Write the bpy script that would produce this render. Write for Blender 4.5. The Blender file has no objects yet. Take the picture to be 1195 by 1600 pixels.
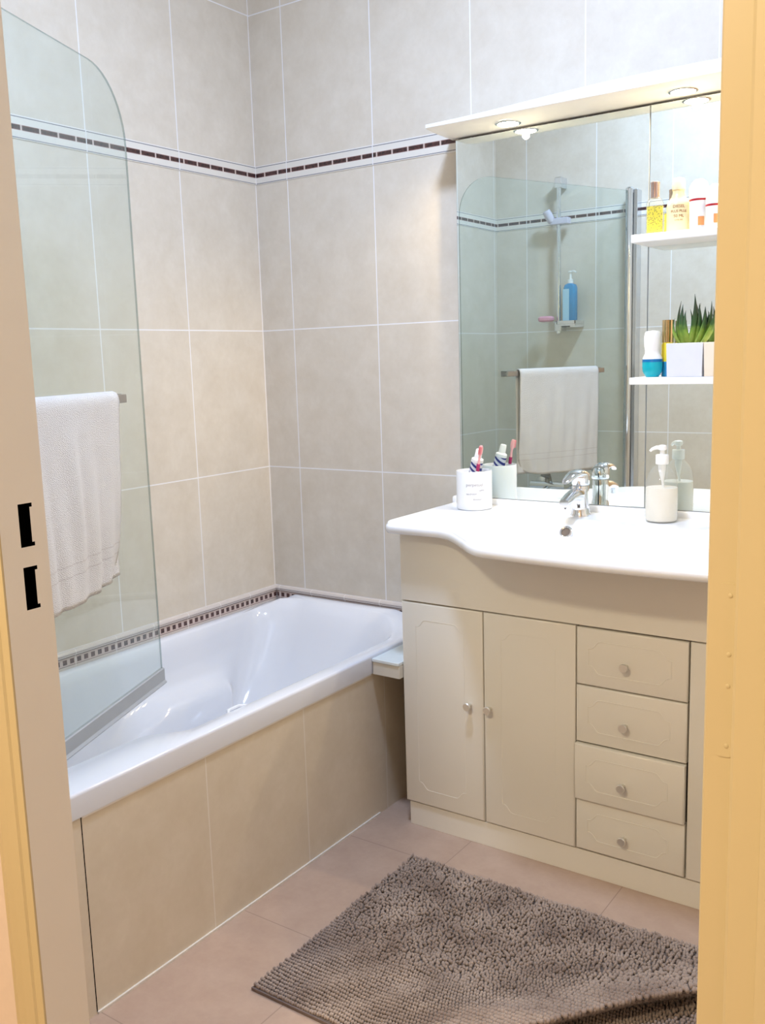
import bpy, math, random
from mathutils import Vector, Matrix
random.seed(7)
S = bpy.context.scene
COL = S.collection

# ------------------------------------------------------------------ camera
CX, CY, CZ = 2.1368, -2.3965, 1.2828
YAW, PITCH, ROLL, FPX = 0.6107, 0.1600, -0.0297, 1476.56
cam = bpy.data.cameras.new('camera'); camo = bpy.data.objects.new('camera', cam); COL.objects.link(camo)
fw = Vector((-math.sin(YAW)*math.cos(PITCH), math.cos(YAW)*math.cos(PITCH), -math.sin(PITCH)))
rt = fw.cross(Vector((0, 0, 1))).normalized(); up = rt.cross(fw)
c_, s_ = math.cos(ROLL), math.sin(ROLL)
r2, u2 = c_*rt + s_*up, -s_*rt + c_*up
M = Matrix(((r2.x, u2.x, -fw.x, CX), (r2.y, u2.y, -fw.y, CY), (r2.z, u2.z, -fw.z, CZ), (0, 0, 0, 1)))
camo.matrix_world = M
cam.sensor_fit = 'VERTICAL'; cam.sensor_height = 36.0; cam.lens = FPX/1600*36.0
cam.clip_start = 0.02
S.camera = camo

# ------------------------------------------------------------------ world, lights, exposure
S.view_settings.view_transform = 'Standard'; S.view_settings.look = 'None'
S.view_settings.gamma = 1.0; S.view_settings.use_curve_mapping = False
S.view_settings.exposure = 0.12
w = bpy.data.worlds.new('world'); S.world = w; w.use_nodes = True
w.node_tree.nodes['Background'].inputs[0].default_value = (0.9, 0.95, 1, 1)
w.node_tree.nodes['Background'].inputs[1].default_value = 0.05

def lamp(name, kind, loc, power, color, size=0.1, rot=(0, 0, 0), shape=None, spot=None, blend=.5):
    l = bpy.data.lights.new(name, kind); l.energy = power; l.color = color
    if kind == 'AREA':
        l.size = size
        if shape: l.shape = shape
    elif kind == 'SPOT':
        l.shadow_soft_size = size; l.spot_size = spot; l.spot_blend = blend
    else:
        l.shadow_soft_size = size
    o = bpy.data.objects.new(name, l); o.location = loc; o.rotation_euler = rot; COL.objects.link(o)
    return o
BATH_LAMP = (1.10, -1.00, 2.70)
lamp('ceiling_lamp_light', 'AREA', (BATH_LAMP[0], BATH_LAMP[1], BATH_LAMP[2]-.055), 32, (0.53, 0.69, 1.0), 0.24, shape='DISK')
lamp('hall_lamp_light', 'AREA', (1.41, -3.00, 2.425), 40, (1.0, 0.88, 0.65), 0.30, shape='DISK')
SPOTS = [0.945, 1.40, 1.855]

# ------------------------------------------------------------------ measured lines
D = 1.685                       # room depth (y from -D to 0)
XR = 2.06                       # right wall
ZC = 2.76                       # ceiling
ZH = 2.50                       # hall ceiling
TW = 0.3321                     # wall tile width
Z = dict(z1=2.362, b2=1.9062, b1=1.8505, z2=1.3869, z3=0.9369, zt=0.5257)

# ------------------------------------------------------------------ node helpers
class G:
    def __init__(s, name, rough=0.5, base=(.8, .8, .8), metal=0, spec=.5, **kw):
        s.m = bpy.data.materials.new(name); s.m.use_nodes = True
        s.t = s.m.node_tree; s.n = s.t.nodes; s.b = s.n['Principled BSDF']
        s.b.inputs['Roughness'].default_value = rough
        s.b.inputs['Base Color'].default_value = (*base, 1)
        s.b.inputs['Metallic'].default_value = metal
        s.b.inputs['Specular IOR Level'].default_value = spec
        for k, v in kw.items(): s.b.inputs[k.replace('_', ' ')].default_value = v
    def put(s, i, v):
        if isinstance(v, (int, float)): i.default_value = v
        elif isinstance(v, tuple): i.default_value = (*v, 1) if len(v) == 3 and len(i.default_value) == 4 else v
        else: s.t.links.new(v, i)
    def math(s, op, a, b=0.0, c=None):
        n = s.n.new('ShaderNodeMath'); n.operation = op
        s.put(n.inputs[0], a); s.put(n.inputs[1], b)
        if c is not None: s.put(n.inputs[2], c)
        return n.outputs[0]
    def pos(s):
        g = s.n.new('ShaderNodeNewGeometry'); x = s.n.new('ShaderNodeSeparateXYZ')
        s.t.links.new(g.outputs['Position'], x.inputs[0]); return g.outputs['Position'], x.outputs
    def obj(s):
        g = s.n.new('ShaderNodeTexCoord'); x = s.n.new('ShaderNodeSeparateXYZ')
        s.t.links.new(g.outputs['Object'], x.inputs[0]); return g.outputs['Object'], x.outputs
    def mix(s, f, a, b):
        n = s.n.new('ShaderNodeMix'); n.data_type = 'RGBA'
        s.put(n.inputs[0], f); s.put(n.inputs[6], a); s.put(n.inputs[7], b); return n.outputs[2]
    def noise(s, vec, scale, detail=3, rough=.5, dist=0.0):
        n = s.n.new('ShaderNodeTexNoise'); s.put(n.inputs['Vector'], vec)
        n.inputs['Scale'].default_value = scale; n.inputs['Detail'].default_value = detail
        n.inputs['Roughness'].default_value = rough; n.inputs['Distortion'].default_value = dist
        return n.outputs[0]
    def ramp(s, f, stops):
        n = s.n.new('ShaderNodeValToRGB'); s.put(n.inputs[0], f); e = n.color_ramp.elements
        while len(e) < len(stops): e.new(.5)
        for i, (p, c) in enumerate(stops): e[i].position = p; e[i].color = (*c, 1)
        return n.outputs[0]
    def bump(s, h, strength, dist):
        n = s.n.new('ShaderNodeBump'); s.put(n.inputs['Height'], h)
        n.inputs['Strength'].default_value = strength; n.inputs['Distance'].default_value = dist
        s.t.links.new(n.outputs[0], s.b.inputs['Normal'])
    def color(s, v): s.put(s.b.inputs['Base Color'], v)
    def rough(s, v): s.put(s.b.inputs['Roughness'], v)
    def line(s, u, off, pitch, half):       # 1 on lines of a regular grid
        f = s.math('FRACT', s.math('ADD', s.math('DIVIDE', s.math('SUBTRACT', u, off), pitch), 0.5))
        d = s.math('MULTIPLY', s.math('ABSOLUTE', s.math('SUBTRACT', f, 0.5)), pitch)
        return s.math('LESS_THAN', d, half)
    def at(s, u, val, half):
        return s.math('LESS_THAN', s.math('ABSOLUTE', s.math('SUBTRACT', u, val)), half)

def tile_mat(name, axis, off, pitch, zl, c1, c2, grout, rough=.42, half=.0018, extra=None, spec=.5, lines=None):
    g = G(name, rough, spec=spec); p, x = g.pos(); u = x[axis]
    if lines is None: msk = g.line(u, off, pitch, half)
    else:
        msk = 0.0
        for l in lines: msk = g.math('MAXIMUM', msk, g.at(u, l, half))
    for zz in zl: msk = g.math('MAXIMUM', msk, g.at(x[2] if axis != 9 else x[1], zz, half))
    if extra: msk = g.math('MAXIMUM', msk, g.line(x[extra[0]], extra[1], extra[2], half))
    n1 = g.noise(p, 11.0, 7, .66, .15); n2 = g.noise(p, 60.0, 4, .6)
    f = g.math('ADD', g.math('MULTIPLY', n1, .8), g.math('MULTIPLY', n2, .2))
    col = g.ramp(f, [(.30, c1), (.52, tuple((a+b)/2 for a, b in zip(c1, c2))), (.72, c2)])
    g.color(g.mix(msk, col, grout))
    g.rough(g.math('ADD', rough, g.math('MULTIPLY', msk, .4)))
    g.bump(g.math('SUBTRACT', g.math('MULTIPLY', n2, .15), msk), .25, .0008)
    return g.m

T1, T2 = (.625, .552, .450), (.725, .662, .568)
GR = (.84, .82, .82)
ZL = [Z['z1'], Z['b2'], Z['b1'], Z['z2'], Z['z3'], Z['zt']]
m_tile_left = tile_mat('tile_left', 1, -0.3353, TW, ZL, T1, T2, GR)
m_tile_back = tile_mat('tile_back', 0, 0.1313, TW, ZL, T1, T2, GR)
m_tile_front = tile_mat('tile_front', 0, 0.1557, TW, ZL, T1, T2, GR)
m_tile_panel = tile_mat('tile_bath_panel', 1, 0, 1, [], (.65, .56, .425), (.73, .645, .515), (.80, .74, .66), half=.0014, lines=[-.998, -.655, -.298])
m_floor = tile_mat('floor_tile', 0, 0.656+.30, .42, [], (.43, .30, .225), (.53, .385, .295), (.36, .26, .20), rough=.42, half=.0012, extra=(1, -.906, .4205))

def listel_mat(name, axis, off):
    g = G(name, .3); p, x = g.pos(); u, z = x[axis], x[2]
    zc = (Z['b1']+Z['b2'])/2
    thin = g.math('MAXIMUM', g.at(z, Z['b1']+.0030, .0011), g.at(z, Z['b2']-.0030, .0011))
    band = g.at(z, zc, .0068)
    inner = g.at(z, zc, .0052)
    dash = g.line(u, off+.018, .0548, .0026)
    nz = g.noise(p, 160, 3)
    dark = g.ramp(nz, [(.35, (.018, .008, .008)), (.7, (.10, .035, .03))])
    bandc = g.mix(inner, (.30, .17, .15), dark)
    c = g.mix(thin, (.74, .70, .63), (.17, .17, .20))
    c = g.mix(band, c, g.mix(dash, bandc, (.62, .50, .44)))
    c = g.mix(g.line(u, off, TW, .0016), c, (.80, .78, .77))
    g.color(c); return g.m

def mosaic_mat(name, axis, off):
    g = G(name, .3); p, x = g.pos(); u, z = x[axis], x[2]
    sq = g.math('MULTIPLY', g.line(u, off, .0233, .0066), g.at(z, .4955, .0068))
    thin = g.math('MAXIMUM', g.at(z, .4840, .0010), g.at(z, .5075, .0010))
    edge = g.math('MAXIMUM', thin, g.at(z, .5150, .0007))
    nz = g.noise(p, 90, 2)
    dark = g.ramp(nz, [(.3, (.025, .01, .01)), (.7, (.13, .06, .05))])
    inb = g.at(z, .4955, .0100)
    c = g.mix(inb, (.62, .56, .52), (.58, .47, .43))
    c = g.mix(edge, c, (.22, .15, .14)); c = g.mix(sq, c, dark)
    c = g.mix(g.line(u, off+.0117, .1398, .0010), c, (.75, .72, .70))
    g.color(c); return g.m

def plain(name, base, rough=.4, metal=0, spec=.5, n=None, **kw):
    g = G(name, rough, base, metal, spec, **kw); p, x = g.obj()
    a, sc, bs = n or (.04, 30, 0)
    f = g.noise(p, sc, 3)
    g.color(g.mix(f, tuple(max(0, b*(1-a)) for b in base), tuple(min(1, b*(1+a)) for b in base)))
    if bs: g.bump(f, bs, .001)
    return g.m

m_plaster = plain('plaster', (.72, .60, .50), .8, n=(.05, 60, .5))
m_ceiling = plain('ceiling_paint', (.86, .86, .85), .8)
m_frame = plain('frame_paint', (.68, .65, .61), .42, n=(.02, 12, 0))
m_casing = plain('casing_paint', (.57, .475, .275), .40, n=(.02, 12, 0))
m_black = plain('dark_recess', (.003, .003, .003), .9, spec=0)
m_enamel = plain('white_enamel', (.74, .765, .82), .09, n=(.01, 3, 0), Coat_Weight=.3)
m_ceramic = plain('white_ceramic', (.84, .855, .875), .12, n=(.01, 3, 0))
m_lacquer = plain('cream_lacquer', (.765, .725, .635), .30, n=(.012, 6, 0))
m_gap_shade = plain('gap_shade_dark', (.10, .08, .06), .7)
m_chrome = plain('chrome', (.80, .82, .86), .07, 1, n=(.01, 5, 0))
m_nickel = plain('brushed_nickel', (.78, .75, .68), .36, .75, n=(.05, 80, 0))
m_dkchrome = plain('dark_chrome', (.30, .30, .31), .2, 1)
m_alu = plain('aluminium_profile', (.72, .74, .77), .25, 1)
m_whiteplastic = plain('white_plastic', (.86, .86, .85), .3)
m_shelf = plain('white_shelf', (.86, .87, .88), .3)
m_barwhite = plain('white_bar_paint', (.84, .82, .78), .35)
m_seal = plain('grey_seal', (.36, .38, .40), .35)
m_mirror = plain('mirror_silver', (.84, .90, .88), .0, 1, n=(.0, 5, 0))
m_mirrorback = plain('mirror_edge', (.50, .52, .50), .3)

def glassy(name, tint, gloss=1.0, milky=0.0, milkcol=(.85, .95, .92), rough=0.0):
    m = bpy.data.materials.new(name); m.use_nodes = True; t = m.node_tree; n = t.nodes
    n.remove(n['Principled BSDF']); out = n['Material Output']
    tr = n.new('ShaderNodeBsdfTransparent'); tr.inputs[0].default_value = (*tint, 1)
    gl = n.new('ShaderNodeBsdfGlossy'); gl.inputs['Roughness'].default_value = rough
    lw = n.new('ShaderNodeLayerWeight'); pw = n.new('ShaderNodeMath'); pw.operation = 'POWER'; pw.inputs[1].default_value = 5
    t.links.new(lw.outputs['Facing'], pw.inputs[0]); lw.inputs[0].default_value = .5
    fr = n.new('ShaderNodeMath'); fr.operation = 'MULTIPLY_ADD'; fr.inputs[1].default_value = .9; fr.inputs[2].default_value = .04; t.links.new(pw.outputs[0], fr.inputs[0])
    tc = n.new('ShaderNodeTexCoord'); nz = n.new('ShaderNodeTexNoise'); nz.inputs['Scale'].default_value = 6
    t.links.new(tc.outputs['Object'], nz.inputs['Vector'])
    mul = n.new('ShaderNodeMath'); mul.operation = 'MULTIPLY'; mul.inputs[1].default_value = gloss
    t.links.new(fr.outputs[0], mul.inputs[0])
    mx = n.new('ShaderNodeMixShader'); t.links.new(mul.outputs[0], mx.inputs[0])
    df = n.new('ShaderNodeBsdfDiffuse'); df.inputs[0].default_value = (*milkcol, 1)
    tl = n.new('ShaderNodeBsdfTranslucent'); tl.inputs[0].default_value = (*milkcol, 1)
    md = n.new('ShaderNodeMixShader'); md.inputs[0].default_value = .5
    t.links.new(df.outputs[0], md.inputs[1]); t.links.new(tl.outputs[0], md.inputs[2])
    mm = n.new('ShaderNodeMixShader')
    mr = n.new('ShaderNodeMath'); mr.operation = 'MULTIPLY_ADD'; mr.inputs[1].default_value = milky*.3; mr.inputs[2].default_value = milky*.85
    t.links.new(nz.outputs[0], mr.inputs[0]); t.links.new(mr.outputs[0], mm.inputs[0])
    t.links.new(tr.outputs[0], mm.inputs[1]); t.links.new(md.outputs[0], mm.inputs[2])
    t.links.new(mm.outputs[0], mx.inputs[1]); t.links.new(gl.outputs[0], mx.inputs[2])
    t.links.new(mx.outputs[0], out.inputs[0]); return m
m_glass = glassy('bath_glass', (.945, .972, .962), .8, .045, (.64, .82, .80))
m_clear = glassy('clear_glass', (.93, .94, .93), 1.0, .06, (.9, .9, .9))
m_soapglass = glassy('soap_plastic', (.93, .93, .91), .9, .14, (.92, .92, .90))

def emit(name, col, st):
    m = bpy.data.materials.new(name); m.use_nodes = True; b = m.node_tree.nodes['Principled BSDF']
    b.inputs['Emission Color'].default_value = (*col, 1); b.inputs['Emission Strength'].default_value = st
    return m
m_bulb = emit('halogen_glow', (1, .90, .68), 60)
m_diff = emit('ceiling_glow', (.86, .93, 1), 4)
m_diffw = emit('hall_glow', (1, .75, .45), 4)

# ------------------------------------------------------------------ mesh helpers
class MB:
    def __init__(s): s.v = []; s.f = []; s.mi = []; s.k = 0
    def add(s, vs, fs):
        o = len(s.v); s.v += [tuple(p) for p in vs]; s.f += [tuple(i+o for i in f) for f in fs]; s.mi += [s.k]*len(fs); return s
    def box(s, x0, x1, y0, y1, z0, z1):
        return s.add([(x0,y0,z0),(x1,y0,z0),(x1,y1,z0),(x0,y1,z0),(x0,y0,z1),(x1,y0,z1),(x1,y1,z1),(x0,y1,z1)],
                     [(0,3,2,1),(4,5,6,7),(0,1,5,4),(1,2,6,5),(2,3,7,6),(3,0,4,7)])
    def prism(s, poly, a0, a1, axis=2):     # poly 2-D, extruded along axis
        n = len(poly)
        def P(p, a):
            return {2: (p[0], p[1], a), 1: (p[0], a, p[1]), 0: (a, p[0], p[1])}[axis]
        vs = [P(p, a0) for p in poly]+[P(p, a1) for p in poly]
        fs = [tuple(range(n))[::-1], tuple(range(n, 2*n))]+[(i, (i+1) % n, n+(i+1) % n, n+i) for i in range(n)]
        return s.add(vs, fs)
    def rings(s, rs, cap0=False, cap1=False, close=True):
        n = len(rs[0]); vs = [p for r in rs for p in r]; fs = []
        for k in range(len(rs)-1):
            for i in range(n if close else n-1):
                j = (i+1) % n; fs.append((k*n+i, k*n+j, (k+1)*n+j, (k+1)*n+i))
        if cap0: fs.append(tuple(range(n))[::-1])
        if cap1: fs.append(tuple(range((len(rs)-1)*n, len(rs)*n)))
        return s.add(vs, fs)
    def lathe(s, prof, c=(0, 0, 0), axis=(0, 0, 1), seg=28, cap0=True, cap1=True, sx=1, sy=1):
        a = Vector(axis).normalized(); t = Vector((1, 0, 0)) if abs(a.x) < .9 else Vector((0, 1, 0))
        e1 = (t-a*t.dot(a)).normalized(); e2 = a.cross(e1); c = Vector(c)
        rs = [[c+a*h+(e1*math.cos(q)*sx+e2*math.sin(q)*sy)*max(r, 1e-5) for q in [2*math.pi*i/seg for i in range(seg)]] for r, h in prof]
        return s.rings(rs, cap0, cap1)
    def tube(s, pts, r, seg=10, flat=1.0, cap=True):
        pts = [Vector(p) for p in pts]; rs = []; prev = None
        R = r if isinstance(r, (list, tuple)) else [r]*len(pts)
        for i, p in enumerate(pts):
            d = (pts[min(i+1, len(pts)-1)]-pts[max(i-1, 0)]).normalized()
            if prev is None:
                t = Vector((0, 0, 1)) if abs(d.z) < .9 else Vector((1, 0, 0)); e1 = (t-d*t.dot(d)).normalized()
            else: e1 = (prev-d*prev.dot(d)).normalized()
            prev = e1; e2 = d.cross(e1)
            rs.append([p+(e1*math.cos(q)*flat+e2*math.sin(q))*R[i] for q in [2*math.pi*k/seg for k in range(seg)]])
        return s.rings(rs, cap, cap)
    def build(s, name, mat, parent=None, smooth=True, bevel=0, origin=None, label=None, seg=2, angle=35):
        if parent is not None: o0 = Vector(parent['_o']) if '_o' in parent else Vector((0, 0, 0))
        elif origin is not None: o0 = Vector(origin)
        else:
            xs = [p[0] for p in s.v]; ys = [p[1] for p in s.v]; zs = [p[2] for p in s.v]
            o0 = Vector(((min(xs)+max(xs))/2, (min(ys)+max(ys))/2, min(zs)))
        me = bpy.data.meshes.new(name); me.from_pydata([tuple(Vector(p)-o0) for p in s.v], [], s.f); me.update()
        for mm in (mat if isinstance(mat, (list, tuple)) else [mat]): me.materials.append(mm)
        for p, k in zip(me.polygons, s.mi): p.material_index = k; p.use_smooth = smooth
        import bmesh
        bm = bmesh.new(); bm.from_mesh(me); bmesh.ops.recalc_face_normals(bm, faces=bm.faces); bm.to_mesh(me); bm.free()
        if smooth: me.set_sharp_from_angle(angle=math.radians(angle))
        ob = bpy.data.objects.new(name, me); COL.objects.link(ob)
        if parent is not None: ob.parent = parent; ob['_o'] = tuple(o0)
        else: ob.location = o0; ob['_o'] = tuple(o0)
        if bevel:
            b = ob.modifiers.new('bevel', 'BEVEL'); b.width = bevel; b.segments = seg; b.limit_method = 'ANGLE'; b.angle_limit = math.radians(40)
        if label: ob['label'] = label
        return ob

def thing(name, label, cat, loc, group=None):
    o = bpy.data.objects.new(name, None); o.empty_display_size = .05; COL.objects.link(o); o.location = loc; o['_o'] = tuple(loc)
    return tag(o, label, cat, group)
def tag(o, label, cat, group=None):
    o['label'] = label; o['category'] = cat
    if group: o['group'] = group
    return o
def struct(o): o['kind'] = 'structure'; return o

def rrect(x0, x1, y0, y1, rad, nc=8, ns=12):
    """closed outline, rad = (back-right, back-left, front-left, front-right)"""
    cs = [((x1-rad[0], y1-rad[0]), rad[0], 0), ((x0+rad[1], y1-rad[1]), rad[1], 90), ((x0+rad[2], y0+rad[2]), rad[2], 180), ((x1-rad[3], y0+rad[3]), rad[3], 270)]
    pts = []
    for k, (c, r, a) in enumerate(cs):
        arc = [(c[0]+r*math.cos(math.radians(a+90*i/nc)), c[1]+r*math.sin(math.radians(a+90*i/nc))) for i in range(nc+1)]
        pts += arc
        c2, r2_, a2 = cs[(k+1) % 4]; q = (c2[0]+r2_*math.cos(math.radians(a2)), c2[1]+r2_*math.sin(math.radians(a2)))
        pts += [(arc[-1][0]+(q[0]-arc[-1][0])*i/ns, arc[-1][1]+(q[1]-arc[-1][1])*i/ns) for i in range(1, ns)]
    return pts
def sst(a, b, x):
    t = max(0, min(1, (x-a)/(b-a))); return t*t*(3-2*t)
def text_mesh(body, size, depth=.0002):
    cu = bpy.data.curves.new('t', 'FONT'); cu.body = body; cu.size = size; cu.extrude = depth; cu.align_x = 'CENTER'; cu.align_y = 'CENTER'
    cu.resolution_u = 2
    o = bpy.data.objects.new('t', cu); COL.objects.link(o); bpy.context.view_layer.update()
    me = bpy.data.meshes.new_from_object(o.evaluated_get(bpy.context.evaluated_depsgraph_get()))
    vs = [tuple(v.co) for v in me.vertices]; fs = [tuple(p.vertices) for p in me.polygons]
    bpy.data.objects.remove(o); bpy.data.curves.remove(cu); bpy.data.meshes.remove(me)
    return vs, fs

# ------------------------------------------------------------------ room shell
YH = -3.65; XH0, XH1 = 0.35, 3.0       # hall
YW = -D-.062                           # hall side of the partition
struct(MB().box(-.1, XH1+.1, YH-.1, .1, -.08, 0).build('floor', m_floor, smooth=False, origin=(0, 0, 0)))
struct(MB().box(-.1, XR+.1, -D-.03, .1, ZC, ZC+.08).build('ceiling', m_ceiling, smooth=False))
struct(MB().box(XH0-.1, XH1+.1, YH-.1, YW, ZH, ZH+.08).build('ceiling', m_ceiling, smooth=False))
struct(MB().box(-.1, 0, -D-.03, .1, 0, ZC).build('wall_left', m_tile_left, smooth=False))
struct(MB().box(0, XR, 0, .1, 0, ZC).build('wall_back', m_tile_back, smooth=False))
struct(MB().box(XR, XR+.1, -D-.03, .1, 0, ZC).build('wall_right', m_tile_left, smooth=False))
JX0, JX1, JH = 1.127, 1.945, 2.06
f = MB()
f.box(0, JX0-.02, -D-.03, -D, 0, ZC).box(JX1+.06, XR, -D-.03, -D, 0, ZC).box(JX0-.02, JX1+.06, -D-.03, -D, JH+.02, ZC)
struct(f.build('wall_front', m_tile_front, smooth=False))
f = MB()
f.box(XH0, JX0-.02, YW, -D-.03, 0, ZC).box(JX1+.06, XH1, YW, -D-.03, 0, ZC).box(JX0-.02, JX1+.06, YW, -D-.03, JH+.02, ZC)
struct(f.build('wall_hall_side', m_plaster, smooth=False))
struct(MB().box(XH0-.1, XH0, YH, YW, 0, ZH).build('wall_hall_left', m_plaster, smooth=False))
struct(MB().box(XH1, XH1+.1, YH, YW, 0, ZH).build('wall_hall_right', m_plaster, smooth=False))
struct(MB().box(XH0-.1, XH1+.1, YH-.1, YH, 0, ZH).build('wall_hall_back', m_plaster, smooth=False))

# listel band and mosaic skirting
e = .0025
struct(MB().box(0, e, -D, 0, Z['b1'], Z['b2']).build('trim_1', listel_mat('listel_left', 1, -0.3353), smooth=False))
struct(MB().box(e, XR, -e, 0, Z['b1'], Z['b2']).build('trim_2', listel_mat('listel_back', 0, 0.1313), smooth=False))
struct(MB().box(e, JX0-.03, -D, -D+e, Z['b1'], Z['b2']).build('trim_3', listel_mat('listel_front', 0, 0.1557), smooth=False))
def mosaic(name, axis, mat):
    prof = [(0, .470), (.006, .470), (.006, .5085), (.0105, .511), (.0115, .519), (.008, .5245), (0, .5257)]
    b = MB()
    if axis == 1: b.prism([(p[0], p[1]) for p in prof], -D, 0, 1)
    else: b.prism([(-p[0], p[1]) for p in prof], .0116, .754, 0)
    return struct(b.build(name, mat, smooth=False))
mosaic('trim_4', 1, mosaic_mat('mosaic_left', 1, -.0122))
mosaic('trim_5', 0, mosaic_mat('mosaic_back', 0, .0122))
# silicone line at the foot of the bath panel and along the corner
struct(MB().box(.656, .6605, -1.333, -.34, 0, .005).build('trim_6', plain('grout_line', (.74, .68, .60), .6), smooth=False))

# ------------------------------------------------------------------ door frame, left jamb (with two strike slots)
def slot_jamb():
    b = MB(); ys = -1.685; ye = -1.749
    holes = [(1.0690, 1.1225), (.9905, 1.0440)]
    y_in, y_out, y_n = -1.7065, -1.7225, -1.7030
    zs = [0, .9905, .9955, 1.039, 1.044, 1.069, 1.074, 1.1175, 1.1225, JH]
    yy = [ye, y_out, y_in, y_n, ys]
    x = JX0
    for a in range(len(zs)-1):
        for c in range(len(yy)-1):
            z0, z1, y0, y1 = zs[a], zs[a+1], yy[c], yy[c+1]; zm = (z0+z1)/2
            hole = False
            for h0, h1 in holes:
                if h0 < zm < h1 and c == 1: hole = True
                if c == 2 and h0 < zm < h1 and (zm < h0+.005 or zm > h1-.005): hole = True
            if not hole: b.add([(x, y0, z0), (x, y1, z0), (x, y1, z1), (x, y0, z1)], [(0, 1, 2, 3)])
    b.add([(JX0-.0655, ys, 0), (JX0, ys, 0), (JX0, ys, JH), (JX0-.0655, ys, JH)], [(0, 1, 2, 3)])
    return b
jm = struct(slot_jamb().build('door_1', m_frame, smooth=False, origin=(JX0, -1.71, 0)))
for h0, h1 in ((1.0690, 1.1225), (.9905, 1.0440)):
    b = MB(); x0, x1, y0, y1, z0, z1 = JX0-.0185, JX0-.0012, -1.7235, -1.7018, h0-.001, h1+.001
    b.add([(x0,y0,z0),(x1,y0,z0),(x1,y1,z0),(x0,y1,z0),(x0,y0,z1),(x1,y0,z1),(x1,y1,z1),(x0,y1,z1)], [(0,3,2,1),(4,5,6,7),(0,1,5,4),(2,3,7,6),(3,0,4,7)])
    b.build('strike_slot', m_black, jm, smooth=False)
# hall-side casing left of the opening: stepped moulding
def casing(x_in, sgn, name, mat):
    y = YW
    prof = [(0, y+.02), (0, y-.0045), (.010, y-.0070), (.012, y-.0100), (.030, y-.0110), (.034, y-.0075), (.052, y-.0070), (.060, y-.0035), (.0655, y-.003), (.0655, y+.02)]
    poly = [(x_in+sgn*p[0], p[1]) for p in prof]
    b = MB(); b.prism(poly, 0, JH, 2); return struct(b.build(name, mat, smooth=False))
casing(JX0-.0005, -1, 'trim_7', m_casing)
# right post of the door frame, stepped profile facing the hall
b = MB()
prof = [(JX1, -1.685), (JX1, -1.7115), (JX1+.0015, -1.713), (JX1+.0215, -1.713), (JX1+.0225, -1.7225), (JX1+.0250, -1.7245), (JX1+.0455, -1.7265), (JX1+.0475, -1.7345), (JX1+.085, -1.757), (JX1+.085, -1.685)]
b.prism(prof, 0, JH, 2)
rp = struct(b.build('door_2', m_casing, smooth=False, origin=(JX1+.03, -1.71, 0)))
# painted-over lock plate set in the right post
yq = -1.7130; b = MB()
pl = [(x, z) for x, z in rrect(JX1+.0085, JX1+.0212, .985, 1.117, (.004, .004, .004, .004), 4, 2)]
b.prism(pl, yq-.0007, yq+.001, 1)
lp = b.build('lock_plate', m_casing, rp, smooth=False)
for zz in (1.108, 1.064, 1.040, .994):
    MB().lathe([(.0017, 0), (.0017, .0004), (.001, .0007)], (JX1+.0168, yq-.0007, zz), (0, -1, 0), 10).build('screw', m_casing, lp)
struct(MB().box(JX0-.0655, JX1+.085, YW-.01, -D, JH, JH+.07).build('trim_8', m_casing, smooth=False))

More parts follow.
